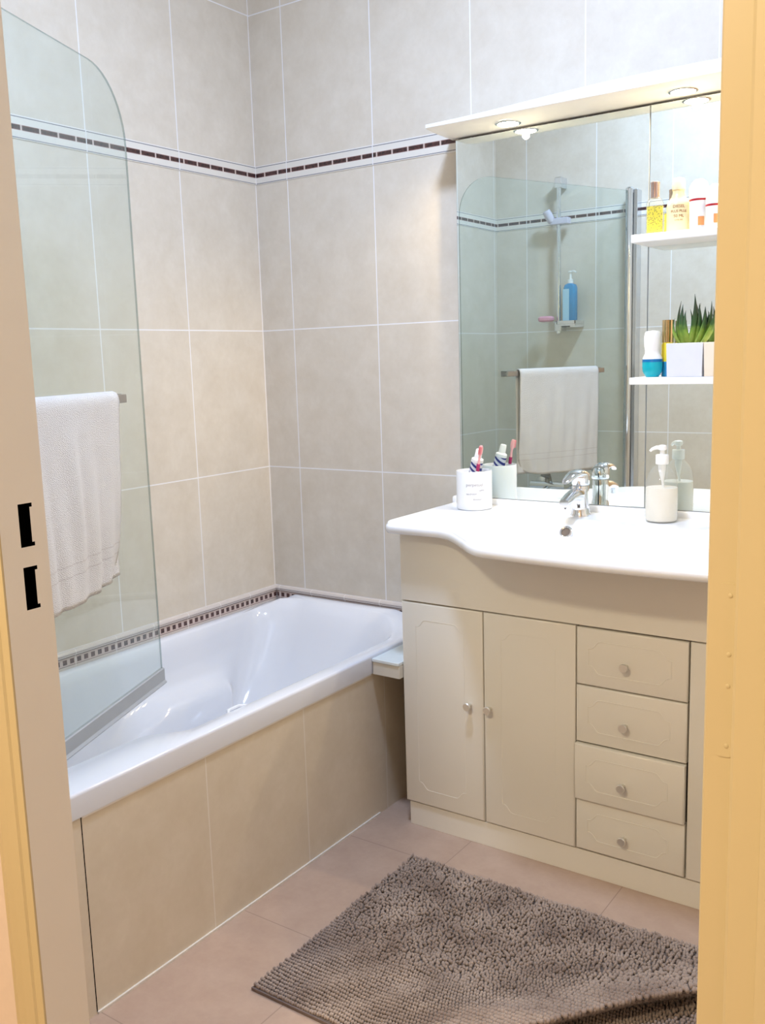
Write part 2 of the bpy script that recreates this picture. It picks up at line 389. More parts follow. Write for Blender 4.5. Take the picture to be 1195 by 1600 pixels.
# ------------------------------------------------------------------ bathtub
def make_bath():
    def rz(x, y): return .4775 + .027*sst(-.34, -.05, y)*sst(.02, .10, x)*(1-sst(.50, .62, x))
    out = rrect(.0062, .6640, -1.680, -.0065, (.15, .03, .03, .012), 12, 60)
    opn = rrect(.040, .612, -1.61, -.052, (.20, .13, .16, .16), 12, 60)
    bot = rrect(.150, .470, -1.43, -.60, (.12, .12, .12, .12), 12, 60)
    def widen(p):
        x, y = p
        if x > .45: x -= .068*sst(-.985, -1.085, y)*sst(.45, .6, x)
        return (x, y)
    opn = [widen(p) for p in opn]
    def inset(a, b_, d):
        v = Vector((b_[0]-a[0], b_[1]-a[1]));
        if v.length < 1e-6: return a
        v.normalize(); return (a[0]+v.x*d, a[1]+v.y*d)
    R = []
    low = [(min(p[0], .6600), p[1]) for p in out]
    R.append([(p[0], p[1], .424) for p in low])
    R.append([(p[0], p[1], rz(*p)-.0075) for p in out])
    R.append([(*inset(p, q, .0012), rz(*p)-.0030) for p, q in zip(out, opn)])
    R.append([(*inset(p, q, .0040), rz(*p)-.0006) for p, q in zip(out, opn)])
    R.append([(*inset(p, q, .0080), rz(*p)) for p, q in zip(out, opn)])
    R.append([(*inset(q, p, .012), rz(*q)) for p, q in zip(out, opn)])
    R.append([(*q, rz(*q)-.005) for q in opn])
    prof = [(.05, .07), (.10, .18), (.17, .34), (.26, .52), (.38, .70), (.52, .83), (.68, .92), (.84, .975), (1, 1)]
    ARM = [(.046, .435), (.050, .385), (.058, .345), (.088, .322), (.130, .318), (.145, .290), (.152, .205), (.168, .125)]
    for k_, (h, v) in enumerate(prof):
        ring = []
        for q, g in zip(opn, bot):
            z0 = rz(*q); x = q[0]+(g[0]-q[0])*h; y = q[1]+(g[1]-q[1])*h; z = z0-.005+(.095-z0+.005)*v
            # scooped arm-rest hollows along the wall side
            near = 1-sst(.0, .05, abs(q[0]-.04))
            yy_ = q[1]+(g[1]-q[1])*h*.35
            B = sst(-.84, -.60, yy_)*(1-sst(-.42, -.15, yy_))+sst(-1.46, -1.34, yy_)*(1-sst(-1.18, -1.02, yy_))
            B *= near
            if k_ < len(ARM):
                ax_, az_ = ARM[k_]; x += (ax_-x)*B; z += (az_-z)*B; y += (yy_-y)*B
            ring.append((x, y, z))
        R.append(ring)
    b = MB(); b.rings(R, False, True)
    o = b.build('bathtub', m_enamel, angle=60)
    tag(o, 'white enamelled bathtub with moulded armrests along the left tiled wall', 'bathtub')
    MB().lathe([(.030, 0), (.030, .003), (.024, .005), (.010, .004)], (.305, -1.30, .095)).build('drain', m_chrome, o)
    MB().lathe([(.026, 0), (.026, .005), (.018, .008)], (.32, -1.555, .37), (0, .96, .28)).build('overflow_cap', m_chrome, o)
    b = MB(); b.tube([(.622, -.885, .474), (.607, -.870, .475), (.606, -.835, .475), (.618, -.815, .474)], [.003, .005, .005, .003], 8); b.build('grip_handle', m_enamel, o)
    return o
bath = make_bath()
# tiled apron in front of the bath
b = MB(); b.box(.612, .656, -D+.001, -.012, 0, .4235)
bp = b.build('tiled_apron', m_tile_panel, bath, smooth=False, label='beige tiled front apron')
MB().box(.6545, .6566, -1.3340, -1.3322, .004, .4225).build('access_gap', m_black, bp, smooth=False, label='dark open joint at the left end of the tiles')
MB().box(.654, .6585, -1.3315, -.362, .4195, .4245).build('sealant_line', plain('sealant', (.84, .80, .74), .5), bp, smooth=False, label='pale sealant line under the bath rim')
# small ledge bridging bath and vanity
b = MB(); b.box(.6645, .7525, -.362, -.0125, .424, .4600)
lg = b.build('ledge_board', plain('ledge_cream', (.70, .67, .58), .35), bevel=.001)
tag(lg, 'narrow cream ledge filling the gap between the bathtub and the vanity', 'ledge')
MB().box(.6635, .7530, -.3655, -.0125, .4602, .4700).build('ledge_top', plain('ledge_white', (.76, .82, .82), .3), lg, bevel=.002, label='pale bluish white top')

# ------------------------------------------------------------------ bath screen
G0 = Vector((.3107, -.8044, 0)); G1 = Vector((.6562, -1.6346, 0)); GD = (G1-G0); GL = GD.length; GD.normalize()
GN = Vector((-GD.y, GD.x, 0))          # towards the room side?
if GN.x < 0: GN = -GN
def gp(s, off, z): p = G0+GD*s+GN*off; return (p.x, p.y, z)
scr = thing('bath_screen', 'hinged clear glass bath screen with rounded corner standing over the bathtub', 'shower screen', (G1.x, G1.y, .478))
poly = [(0, .4976), (0, 1.951-.155)]
poly += [(.155-.155*math.cos(math.radians(a)), 1.951-.155+.155*math.sin(math.radians(a))) for a in range(10, 91, 8)]
poly += [(GL-.02, 1.951), (GL-.02, .4976)]
b = MB(); n = len(poly)
b.add([gp(s, -.0025, z) for s, z in poly]+[gp(s, .0025, z) for s, z in poly], [tuple(range(n)), tuple(range(n, 2*n))[::-1]])
gpn = b.build('glass_pane', m_glass, scr, smooth=False)
b = MB(); b.add([gp(s, -.0025, z) for s, z in poly]+[gp(s, .0025, z) for s, z in poly], [(i, (i+1) % n, n+(i+1) % n, n+i) for i in range(n)])
b.build('glass_edge', glassy('glass_edge', (.55, .62, .61), .6, .10, (.3, .36, .36)), scr, smooth=False, label='dark greenish polished edge')
b = MB()
ring = [(-.006, .480), (-.006, .510), (-.0035, .512), (.0035, .512), (.006, .510), (.006, .480), (.011, .474), (.009, .471), (0, .474), (-.009, .471), (-.011, .474)]
b.rings([[gp(-.004, o_, z_) for o_, z_ in ring], [gp(GL-.02, o_, z_) for o_, z_ in ring]], True, True)
b.build('bottom_seal', m_seal, scr, smooth=False, label='grey rubber seal strip along the bottom edge')
MB().lathe([(.0165, 0), (.0165, 1.46), (.018, 1.46), (.018, 1.478), (.013, 1.484)], (G1.x, G1.y, .480), seg=24).build('hinge_pole', m_chrome, scr)
MB().box(G1.x+.018, G1.x+.034, -D+.001, -D+.052, .484, 1.955).build('wall_profile', m_alu, scr, smooth=False, bevel=.002)
MB().box(G1.x-.012, G1.x+.020, -D+.001, -D+.038, .484, 1.945).build('channel', m_dkchrome, scr, smooth=False, bevel=.001)
# towel rail fixed on the room side of the glass
off = .047
b = MB()
s0, s1, zr = .186, .705, 1.2130
for a0, a1 in ((s0, s1),):
    q = [(off-.0055, zr-.0095), (off+.0055, zr-.0095), (off+.0055, zr+.0095), (off-.0055, zr+.0095)]
    b.rings([[gp(a0, *p) for p in q], [gp(a1, *p) for p in q]], True, True)
rail = b.build('towel_rail', plain('satin_steel', (.46, .44, .42), .35, 1), scr, smooth=False, bevel=.001)
for sa in (.190, .66):
    q = [(sa, zr-.0105), (sa+.035, zr-.0105), (sa+.035, zr+.0105), (sa, zr+.0105)]
    b = MB(); b.rings([[gp(p[0], .004, p[1]) for p in q], [gp(p[0], off-.004, p[1]) for p in q]], True, True)
    b.build('rail_bracket', m_dkchrome, rail, smooth=False, bevel=.001)

# towel
def make_towel():
    NS, NT = 46, 90
    sA, sB = .240, .662
    front_len, back_len, rr = .405, .405, .0125
    tot = back_len+math.pi*rr+front_len
    grid = []
    for j in range(NT+1):
        L = tot*j/NT; row = []
        for i in range(NS+1):
            a = i/NS; s = sA+(sB-sA)*a
            hang = 0
            if L < back_len:
                o_ = off-rr; z = zr+.004-(back_len-L)*1.0; hang = back_len-L; sd = -1
            elif L < back_len+math.pi*rr:
                q = (L-back_len)/rr; o_ = off-rr*math.cos(q); z = zr+.004+rr*math.sin(q)*1.0; sd = 0
            else:
                hang = L-back_len-math.pi*rr; o_ = off+rr; z = zr+.004-hang; sd = 1
            k = sst(.0, .30, hang)
            fold = .0065*math.sin(a*13+.6)*k + .004*math.sin(a*27+hang*9)*k
            if sd == 1:
                o_ += abs(fold)*1.1+.002 + .010*math.exp(-((a-.50)/.05)**2)*k + .007*math.exp(-((a-.12)/.05)**2)*k
                # lower edge rises and curls toward the free side
                o_ -= hang/front_len*(.008+.024*(1-sst(0, .6, a)))
                z += hang/front_len*(-.006+.012*(1-sst(0, .3, a)))
                s += (.020*hang + .014*sst(.34, .41, hang))*(1-sst(0, .5, a))
                z += .012*sst(.30, .41, hang)*(1-sst(0, .10, a))
            elif sd == -1:
                o_ -= abs(fold)*.5+.0005; z += hang/front_len*(.004-.018*a); s += (.010-.030*a)*k*.4
                o_ = max(o_, .009)
            row.append(gp(s, o_, z))
        grid.append(row)
    b = MB(); W = NS+1
    b.add([p for r in grid for p in r], [(j*W+i, j*W+i+1, (j+1)*W+i+1, (j+1)*W+i) for j in range(NT) for i in range(NS)])
    g = G('terry_cloth', .95, (.80, .77, .72), spec=.1); p, x = g.obj()
    z = x[2]
    nz = g.noise(p, 420, 2, .7); n2 = g.noise(p, 25, 3)
    band = g.math('MAXIMUM', g.at(z, .095, .0014), g.at(z, .072, .0014))
    wv = g.line(g.math('ADD', z, g.math('MULTIPLY', x[1], .7)), 0, .0045, .0012)
    g.color(g.mix(g.math('MULTIPLY', band, .5), g.mix(n2, (.76, .73, .69), (.83, .81, .78)), (.62, .57, .53)))
    h = g.math('SUBTRACT', g.math('ADD', nz, g.math('MULTIPLY', wv, -.25)), g.math('MULTIPLY', band, 1.2))
    g.bump(h, 1.0, .0045)
    g.b.inputs['Sheen Weight'].default_value = .3
    o = b.build('towel', g.m, angle=180)
    s = o.modifiers.new('thick', 'SOLIDIFY'); s.thickness = .0035; s.offset = 0
    return tag(o, 'white terry towel folded over the rail of the glass bath screen', 'towel')
make_towel()

# ------------------------------------------------------------------ shower fittings on the front wall (seen in the mirror)
yr = -1.635
sr = thing('shower_rail', 'vertical chrome shower riser rail fixed to the tiled wall above the bath', 'shower rail', (.335, -D, 1.36))
MB().lathe([(.0095, 0), (.0095, .66)], (.335, yr, 1.375), seg=20).build('pole', m_chrome, sr)
for zz in (2.000, 1.385):
    MB().box(.320, .352, -D+.001, yr+.012, zz, zz+.045).build('bracket', m_chrome, sr, smooth=False, bevel=.003)
b = MB(); b.box(.300, .385, yr-.018, yr+.018, 1.845, 1.873).lathe([(.016, 0), (.019, .03), (.017, .055)], (.305, yr+.006, 1.858), (-.35, .35, .87))
b.build('slider', plain('lilac_plastic', (.62, .58, .66), .25), sr, bevel=.003, label='lilac grey handset slider')
sd = MB().box(.346, .435, -D+.012, -D+.100, 1.405, 1.413)
sd.box(.346, .435, -D+.095, -D+.100, 1.413, 1.428).box(.430, .435, -D+.012, -D+.1, 1.413, 1.428).box(.346, .351, -D+.012, -D+.1, 1.413, 1.428).box(.353, .435, -D+.001, -D+.012, 1.40, 1.428)
tag(sd.build('soap_tray', m_chrome, smooth=False, bevel=.001), 'small chrome soap tray on the wall beside the shower rail', 'soap tray')
gel = thing('shower_gel_bottle', 'blue shower gel bottle with white pump standing on the chrome soap tray', 'bottle', (.393, -D+.055, 1.4135))
b = MB(); b.rings([[(x, y, z) for x, y in rrect(.393-w_, .393+w_, -D+.055-d_, -D+.055+d_, (r_,)*4, 4, 2)] for w_, d_, r_, z in ((.026, .018, .01, 1.4140), (.028, .020, .012, 1.4170), (.028, .020, .012, 1.570), (.024, .016, .01, 1.583), (.012, .012, .008, 1.589))], True, True)
b.build('bottle_body', plain('blue_gel', (.02, .26, .52), .12), gel)
MB().box(.3655, .3955, -D+.0755, -D+.0765, 1.425, 1.565).build('label_sticker', plain('pale_blue_label', (.42, .66, .80), .35), gel, smooth=False)
MB().lathe([(.012, 0), (.012, .016), (.006, .018), (.0045, .045), (.010, .047), (.010, .053)], (.393, -D+.055, 1.589)).tube([(.393, -D+.055, 1.639), (.410, -D+.06, 1.640), (.424, -D+.064, 1.634)], .004, 8).build('pump', m_whiteplastic, gel)
b = MB(); b.rings([[(x, y, z) for x, y in rrect(.290-w_, .290+w_, yr+.035-d_, yr+.035+d_, (min(w_, d_)*.9,)*4, 5, 2)] for w_, d_, z in ((.030, .018, 1.428), (.036, .023, 1.434), (.036, .023, 1.444), (.028, .016, 1.451))], True, True)
pk = thing('sponge_holder', 'pink sponge in a wire cup clipped left of the chrome soap tray', 'sponge', (.29, yr+.035, 1.42))
b.build('sponge', plain('pink_sponge', (.75, .35, .45), .9, n=(.2, 90, .6)), pk)
MB().tube([(.335, yr, 1.425), (.318, yr+.02, 1.424), (.29, yr+.035, 1.424), (.265, yr+.035, 1.424)], .0022, 6).build('wire_arm', m_chrome, pk)
# bath mixer tap
mt = thing('bath_mixer_tap', 'chrome wall-mounted bath mixer tap under the shower rail', 'tap', (.30, -D, .66))
b = MB(); b.tube([(.215, -1.60, .69), (.385, -1.60, .69)], .021, 16); b.build('mixer_body', m_chrome, mt)
for xx in (.225, .375):
    MB().lathe([(.030, 0), (.030, .006), (.013, .012), (.013, .08)], (xx, -D+.001, .69), (0, 1, 0)).build('wall_union', m_chrome, mt)
MB().tube([(.30, -1.585, .68), (.30, -1.53, .672), (.30, -1.50, .655)], [.014, .012, .011], 12).build('spout', m_chrome, mt)
MB().tube([(.30, -1.60, .71), (.30, -1.595, .735), (.30, -1.53, .745)], [.017, .014, .006], 12).build('lever', m_dkchrome, mt)

# ------------------------------------------------------------------ vanity cabinet
YC = -.3456; XA, XB = .7542, 2.030
van = thing('vanity_cabinet', 'cream lacquered vanity cabinet with moulded doors and a column of drawers', 'cabinet', (1.39, -.17, 0))
b = MB(); b.box(XA+.004, XA+.020, YC+.019, -.004, 0, .826).box(XB-.018, XB-.002, YC+.019, -.004, 0, .826).box(XA+.020, XB-.018, -.020, -.004, .07, .826)
b.box(XA+.020, XB-.018, YC+.019, -.02, .066, .082)
b.build('carcass', m_lacquer, van, smooth=False)
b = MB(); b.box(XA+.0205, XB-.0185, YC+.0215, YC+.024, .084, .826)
b.build('inner_shadow_board', m_gap_shade, van, smooth=False)  # added dark sheet: shade in the gaps between fronts, put in as colour
b = MB(); b.box(XA+.008, XB-.006, YC+.006, YC+.018, 0, .0665); b.build('plinth', m_lacquer, van, smooth=False, bevel=.001)
b = MB(); b.box(XA, XB, YC, YC+.019, .6440, .826); b.build('top_fascia', m_lacquer, van, smooth=False, bevel=.0015)
def ornament(b, x0, x1, z0, z1, y):
    cz = .020; cx = .030
    pts = []
    def corner(cxx, czz, sx, sz, rev):
        # stepped concave corner: small tick, then a curve up to the straight
        c = [(0, -1.0), (.22, -.97), (.42, -.80), (.58, -.50), (.72, -.22), (.86, -.05), (1.05, 0)]
        q = [(cxx+sx*(p[0])*cx, czz+sz*p[1]*cz) for p in c]
        return q[::-1] if rev else q
    pts += corner(x0, z1, 1, 1, False)
    pts += corner(x1, z1, -1, 1, True)
    pts += corner(x1, z0, -1, -1, False)
    pts += corner(x0, z0, 1, -1, True)
    P3 = [(p[0], y, p[1]) for p in pts]; P3.append(P3[0])
    b.tube(P3, .0018 if z1-z0 < .3 else .0013, 6, cap=False)
def front(name, x0, x1, z0, z1, y, mx, mz0, mz1, knob, lbl=None):
    b = MB(); th = .018; be = .0022
    # slab with softened front edge
    b.rings([[(x0, y+th, z0), (x1, y+th, z0), (x1, y+th, z1), (x0, y+th, z1)],
             [(x0, y+be*1.6, z0), (x1, y+be*1.6, z0), (x1, y+be*1.6, z1), (x0, y+be*1.6, z1)],
             [(x0+be*.5, y+be*.5, z0+be*.5), (x1-be*.5, y+be*.5, z0+be*.5), (x1-be*.5, y+be*.5, z1-be*.5), (x0+be*.5, y+be*.5, z1-be*.5)],
             [(x0+be*1.8, y, z0+be*1.8), (x1-be*1.8, y, z0+be*1.8), (x1-be*1.8, y, z1-be*1.8), (x0+be*1.8, y, z1-be*1.8)]], True, True)
    ornament(b, x0+mx[0], x1-mx[1], z0+mz0, z1-mz1, y+.0006)
    o = b.build(name, m_lacquer, van, angle=50)
    if lbl: o['label'] = lbl
    k = MB().lathe([(.0045, 0), (.0045, .008), (.0065, .011), (.0105, .019), (.0108, .022), (.0095, .0238)], (knob[0], y, knob[1]), (0, -1, 0), 24)
    k.build('knob', m_nickel, o)
    return o
gp_ = .0016
front('door', XA, 1.0019-gp_, .0705, .6405, YC, (.044, .055), .044, .045, (.963, .387))
front('door', 1.0019+gp_, 1.2556-gp_, .0705, .6405, YC, (.050, .052), .044, .045, (1.022, .388))
dz = [.6405, .4960, .3505, .2050, .0705]
for k in range(4):
    dy = (0, -.001, -.011, 0)[k]
    front('drawer', 1.2556+gp_, 1.5255-gp_, dz[k+1]+.0017, dz[k]-.0017, YC+dy, (.030, .038), .030, .030, (1.3815, (.561, .415, .269, .130)[k]), 'drawer standing slightly open' if k == 2 else None)
front('door', 1.5255+gp_+.001, 1.779-gp_, .0705, .6405, YC, (.050, .052), .044, .045, (1.757, .388))
front('door', 1.779+gp_, XB, .0705, .6405, YC, (.050, .052), .044, .045, (1.801, .387))

# ------------------------------------------------------------------ washbasin counter
ZT = .8620
def yfront(x):
    c = 1.3925; d = abs(x-c)
    t = 1-sst(.27, .50, d)
    base = -.400 - .150*t
    base -= .028*max(0, 1-(d/.36)**2)
    return base
BAS = [(1.16, -.262), (1.625, -.262)]
def basin(x, y):
    z = 0
    for bx, by in BAS:
        r = math.sqrt(((x-bx)/.205)**2+((y-by)/(.115 if y > by else .125))**2)
        if r < 1: z -= .100*(1-sst(.12, 1.0, r))
    return z
NX, NY = 150, 44
x0c, x1c = .7345, 2.0505
def edge_pts():
    """front edge outline from back-left, round the front, to back-right"""
b = MB(); xs = [x0c+(x1c-x0c)*i/NX for i in range(NX+1)]
def cr(x):      # rounded outer corners
    r = .028; d = min(x-x0c, x1c-x)
    return r-math.sqrt(max(0, r*r-(r-d)**2)) if d < r else 0
xs = sorted(set([round(v, 5) for v in xs]+[round(x0c+q, 5) for q in (.001, .003, .006, .012, .018, .024)]+[round(x1c-q, 5) for q in (.001, .003, .006, .012, .018, .024)]))
rows = []
lip = [(.0, ZT), (.0050, ZT-.0012), (.0078, ZT-.0045), (.0092, ZT-.0062), (.0130, ZT-.0080), (.0155, ZT-.0125), (.0160, ZT-.0180), (.0140, ZT-.0245), (.0080, ZT-.0290), (.0, ZT-.0310)]
top = []
for x in xs:
    yf = yfront(x)+cr(x)+.016; col = []
    for j in range(NY+1):
        y = -.006+(yf+.006)*j/NY
        col.append((x, y, ZT+basin(x, y)))
    for o_, z in lip[1:]: col.append((x, yf-o_, z))
    col.append((x, YC+.03, ZT-.031)); top.append(col)
n = len(top[0]); vs = [p for c in top for p in c]
b.add(vs, [(i*n+j, (i+1)*n+j, (i+1)*n+j+1, i*n+j+1) for i in range(len(top)-1) for j in range(n-1)])
# side lips
for sx, xx in ((-1, x0c), (1, x1c)):
    col = top[0] if sx < 0 else top[-1]
    yend = col[NY][1]
    sl = [(0, ZT), (.0005, ZT-.002), (.0010, ZT-.010), (.0010, ZT-.022), (0, ZT-.031)]
    b.add([(xx+sx*o_, y, z) for y in (-.006, yend) for o_, z in sl]+[(xx, yend-q[0], q[1]) for q in lip], [(i, i+1, len(sl)+i+1, len(sl)+i) for i in range(len(sl)-1)]+[tuple(2*len(sl)+i for i in range(len(lip)))])
basinbody = b
cnt = b.build('washbasin_counter', m_ceramic, angle=60, origin=(1.39, -.2, ZT-.031))
tag(cnt, 'glossy white ceramic washbasin top with bowed front on the vanity cabinet', 'washbasin')
# raised back ledge
b = MB(); prof = [(-.002, ZT-.004), (-.026, ZT-.004), (-.0268, ZT+.010), (-.0245, ZT+.0165), (-.019, ZT+.0185), (-.002, ZT+.0185)]
b.prism(prof, .7300, 2.049, 0); b.build('back_upstand', m_ceramic, cnt, angle=60, bevel=.001)
# overflow ring on the back slope of the left bowl
oc = Vector((1.1610, -.1850, ZT+basin(1.161, -.185)))
nn = Vector((0, -(basin(1.161, -.184)-basin(1.161, -.186))/.002, 1)).normalized()
nn = Vector((0, -.80, .60)).normalized(); oc += nn*.006
ov = MB().lathe([(.0175, -.012), (.0175, .0026), (.0155, .0042), (.0118, .0026), (.0112, -.004)], oc, nn, 24, False, False); ov.build('overflow_ring', m_chrome, cnt)
MB().lathe([(.0114, .0000), (.0110, .0008)], oc, nn, 20).build('overflow_hole', plain('overflow_shadow', (.16, .12, .09), .7), cnt)
for bx, by in BAS[:1]:
    MB().lathe([(.030, 0), (.030, .003), (.022, .004), (.018, .001)], (bx, by, ZT-.1005)).build('drain', m_chrome, cnt)

# ------------------------------------------------------------------ basin mixer
fx, fy = 1.1565, -.0870
fa = thing('basin_mixer_tap', 'chrome single lever mixer tap on the white washbasin', 'tap', (fx, fy, ZT))
b = MB(); R = []
for z, rx, ry, oy in ((0, .0275, .0255, 0), (.004, .0275, .0255, 0), (.008, .0245, .0235, 0), (.025, .0225, .0225, -.001), (.045, .0225, .0240, -.003), (.062, .0225, .0235, -.003), (.076, .0225, .0225, -.001), (.080, .0215, .0215, -.001)):
    R.append([(fx+rx*math.cos(q), fy+oy+ry*math.sin(q), ZT+z) for q in [2*math.pi*i/32 for i in range(32)]])
b.rings(R, True, True)
# spout sweeping out to the front
SP = [(.000, .052, .018, .022), (-.020, .058, .0185, .018), (-.045, .060, .018, .014), (-.070, .057, .0165, .0115), (-.092, .051, .015, .0095), (-.106, .048, .0125, .0075)]
R = []
for dy, dz_, hw, hh in SP:
    R.append([(fx+hw*math.copysign(abs(math.cos(q))**.7, math.cos(q)), fy+dy, ZT+dz_+hh*math.copysign(abs(math.sin(q))**.8, math.sin(q))) for q in [2*math.pi*i/24 for i in range(24)]])
b.rings(R, True, True)
b.build('tap_body', m_chrome, fa)
MB().lathe([(.0105, 0), (.0115, .002), (.0115, .016), (.010, .018)], (fx, fy-.092, ZT+.030)).build('aerator', m_chrome, fa)
b = MB(); R = []
for z, rx, ry, oy in ((.082, .0220, .0220, 0), (.085, .0235, .0235, 0), (.098, .0240, .0245, -.001), (.110, .0225, .0240, -.003), (.118, .0170, .0190, -.006), (.122, .008, .010, -.008)):
    R.append([(fx+rx*math.cos(q), fy+oy+ry*math.sin(q), ZT+z) for q in [2*math.pi*i/32 for i in range(32)]])
b.rings(R, True, True)
LV = [(.016, .106, .019, .011), (-.010, .113, .0215, .0115), (-.035, .115, .020, .010), (-.062, .111, .0165, .0075), (-.086, .104, .013, .0055), (-.100, .098, .008, .0035)]
R = []
for dy, dz_, hw, hh in LV:
    R.append([(fx+hw*math.cos(q), fy+dy, ZT+dz_+hh*math.sin(q)) for q in [2*math.pi*i/20 for i in range(20)]])
b.rings(R, True, True); b.build('lever', m_chrome, fa, angle=60)

# ------------------------------------------------------------------ mirrors, shelves, light bar
YM = -.020
def mirror(x0, x1, z0, z1, lbl):
    b = MB(); b.box(x0, x1, YM+.0008, -.0035, z0, z1)
    o = b.build('wall_mirror', m_mirrorback, smooth=False); tag(o, lbl, 'mirror', )
    b = MB(); b.add([(x0+.0008, YM, z0+.0008), (x1-.0008, YM, z0+.0008), (x1-.0008, YM, z1-.0008), (x0+.0008, YM, z1-.0008),
                     (x0+.0008, YM+.0007, z0+.0008), (x1-.0008, YM+.0007, z0+.0008), (x1-.0008, YM+.0007, z1-.0008), (x0+.0008, YM+.0007, z1-.0008)], [(0, 1, 2, 3), (7, 6, 5, 4)])
    b.build('mirror_glass', m_mirror, o, smooth=False); return o
mirror(.7560, 1.3040, .8815, 1.874, 'large left wall mirror behind the mixer tap')
mirror(1.3055, 1.6200, .8815, 1.874, 'narrow wall mirror behind the two white shelves')
mirror(1.6225, 2.0300, .8815, 1.874, 'right wall mirror beyond the white shelves')
s1 = MB().box(1.3030, 1.6230, -.140, -.0212, 1.5390, 1.5580).build('wall_shelf', m_shelf, smooth=False, bevel=.0025); tag(s1, 'upper white shelf in front of the mirror carrying perfume and white deodorants', 'shelf', 'white shelves on the mirror')
s2 = MB().box(1.3030, 1.6230, -.140, -.0212, 1.2040, 1.2210).build('wall_shelf', m_shelf, smooth=False, bevel=.0025); tag(s2, 'lower white shelf in front of the mirror carrying a potted plant', 'shelf', 'white shelves on the mirror')

bar = thing('mirror_light_bar', 'white light bar with glowing halogen spots above the wall mirrors', 'light fixture', (1.395, -.07, 1.8755))
b = MB()
xa, xb = .7380, 2.050
NB = 60
R = []
for i in range(NB+1):
    x = xa+(xb-xa)*i/NB; t = min(1, (x-xa)/.62, (xb-x)/.62)
    h = .012+.020*sst(0, 1, t)
    ym = -.146+.030*(1-min(1, (x-xa)/.05))*0
    zb_ = 1.8850
    R.append([(x, -.002, 1.8790), (x, -.110, 1.8820), (x, ym+.004, zb_), (x, ym, zb_+.002), (x, ym, zb_+h-.002), (x, ym+.004, zb_+h), (x, -.002, zb_+h+.004)])
b.rings(R, True, True); b.build('canopy', m_barwhite, bar, angle=40)
for i, x in enumerate(SPOTS):
    r = MB().lathe([(.034, 0), (.034, -.003), (.0285, -.0045), (.0280, -.001)], (x, -.072, 1.8815), cap0=False, cap1=False).build('spot_ring', m_chrome, bar)
    MB().lathe([(.0275, 0), (.0265, -.0035), (.019, -.0065), (.008, -.008), (.002, -.0083)], (x, -.072, 1.8812)).build('halogen_bulb', m_bulb, r)
    lamp('halogen_light', 'SPOT', (x, -.072, 1.867), 12, (1.0, .79, .50), .010, (0, 0, 0), spot=math.radians(165), blend=.6)

# ------------------------------------------------------------------ cup with toothbrush and toothpaste
cx_, cy_, cz0 = .8430, -.0960, ZT
cup = thing('toothbrush_cup', 'white ceramic tumbler with pale grey lettering on the left of the washbasin', 'cup', (cx_, cy_, cz0))
CR = .0500; CH = .108
b = MB(); b.lathe([(.046, 0), (CR-.001, .002), (CR, .006), (CR, CH-.002), (CR-.001, CH), (CR-.0035, CH), (CR-.0045, CH-.003), (CR-.0045, .008), (.01, .006)], (cx_, cy_, cz0), seg=48)
b.build('cup_body', m_ceramic, cup)
def wrap(body, size, ang, z, tilt=0, depth=.0002):
    vs, fs = text_mesh(body, size, depth); out = []
    for x, y, zz in vs:
        xr = x*math.cos(tilt)-y*math.sin(tilt); yr_ = x*math.sin(tilt)+y*math.cos(tilt)
        q = ang+xr/CR; out.append((cx_+math.cos(q)*(CR+.0001+zz), cy_+math.sin(q)*(CR+.0001+zz), cz0+z+yr_))
    return out, fs
b = MB(); a0 = math.atan2(CY-cy_, CX-cx_)
for body, size, da, z, tl in (('perpetuel', .0125, .02, .072, 0), ('calme', .007, .42, .057, .08), ('tendresse', .0075, -.16, .047, .02), ('douceur', .007, .16, .032, 0)):
    b.add(*wrap(body, size, a0+da, z, tl))
b.build('lettering', plain('grey_print', (.36, .34, .36), .6), cup, smooth=False, label='pale grey printed words')
# toothbrush
tb = thing('toothbrush', 'pink and white toothbrush leaning in the white tumbler', 'toothbrush', (cx_+.018, cy_, cz0+.01))
P0 = Vector((cx_+.006, cy_-.022, cz0+.012)); P1 = Vector((cx_+.0350, cy_-.020, cz0+.178))
dr = (P1-P0).normalized()
b = MB(); b.tube([P0, P0+dr*.06, P0+dr*.10], [.0055, .006, .0048], 10); b.build('handle', plain('white_brush', (.88, .84, .84), .3), tb)
MB().tube([P0+dr*.098, P0+dr*.118], [.0050, .0052], 10).build('grip', plain('crimson_grip', (.42, .02, .12), .35), tb)
MB().tube([P0+dr*.116, P0+dr*.140, P0+dr*.148, P0+dr*.162, P0+dr*.170], [.0042, .0034, .0066, .0070, .0040], 10, flat=.9).build('head', plain('pink_head', (.85, .42, .42), .35), tb)
b = MB()
side = Vector((.30, -.95, .0)); side = (side-dr*side.dot(dr)).normalized(); sd2 = dr.cross(side)
for i in range(8):
    for j in range(3):
        q = P0+dr*(.147+.0028*i)+sd2*((j-1)*.0032); b.tube([q, q+side*.010], .0011, 5)
b.build('bristles', plain('pink_bristles', (.85, .25, .28), .7), tb, smooth=False)
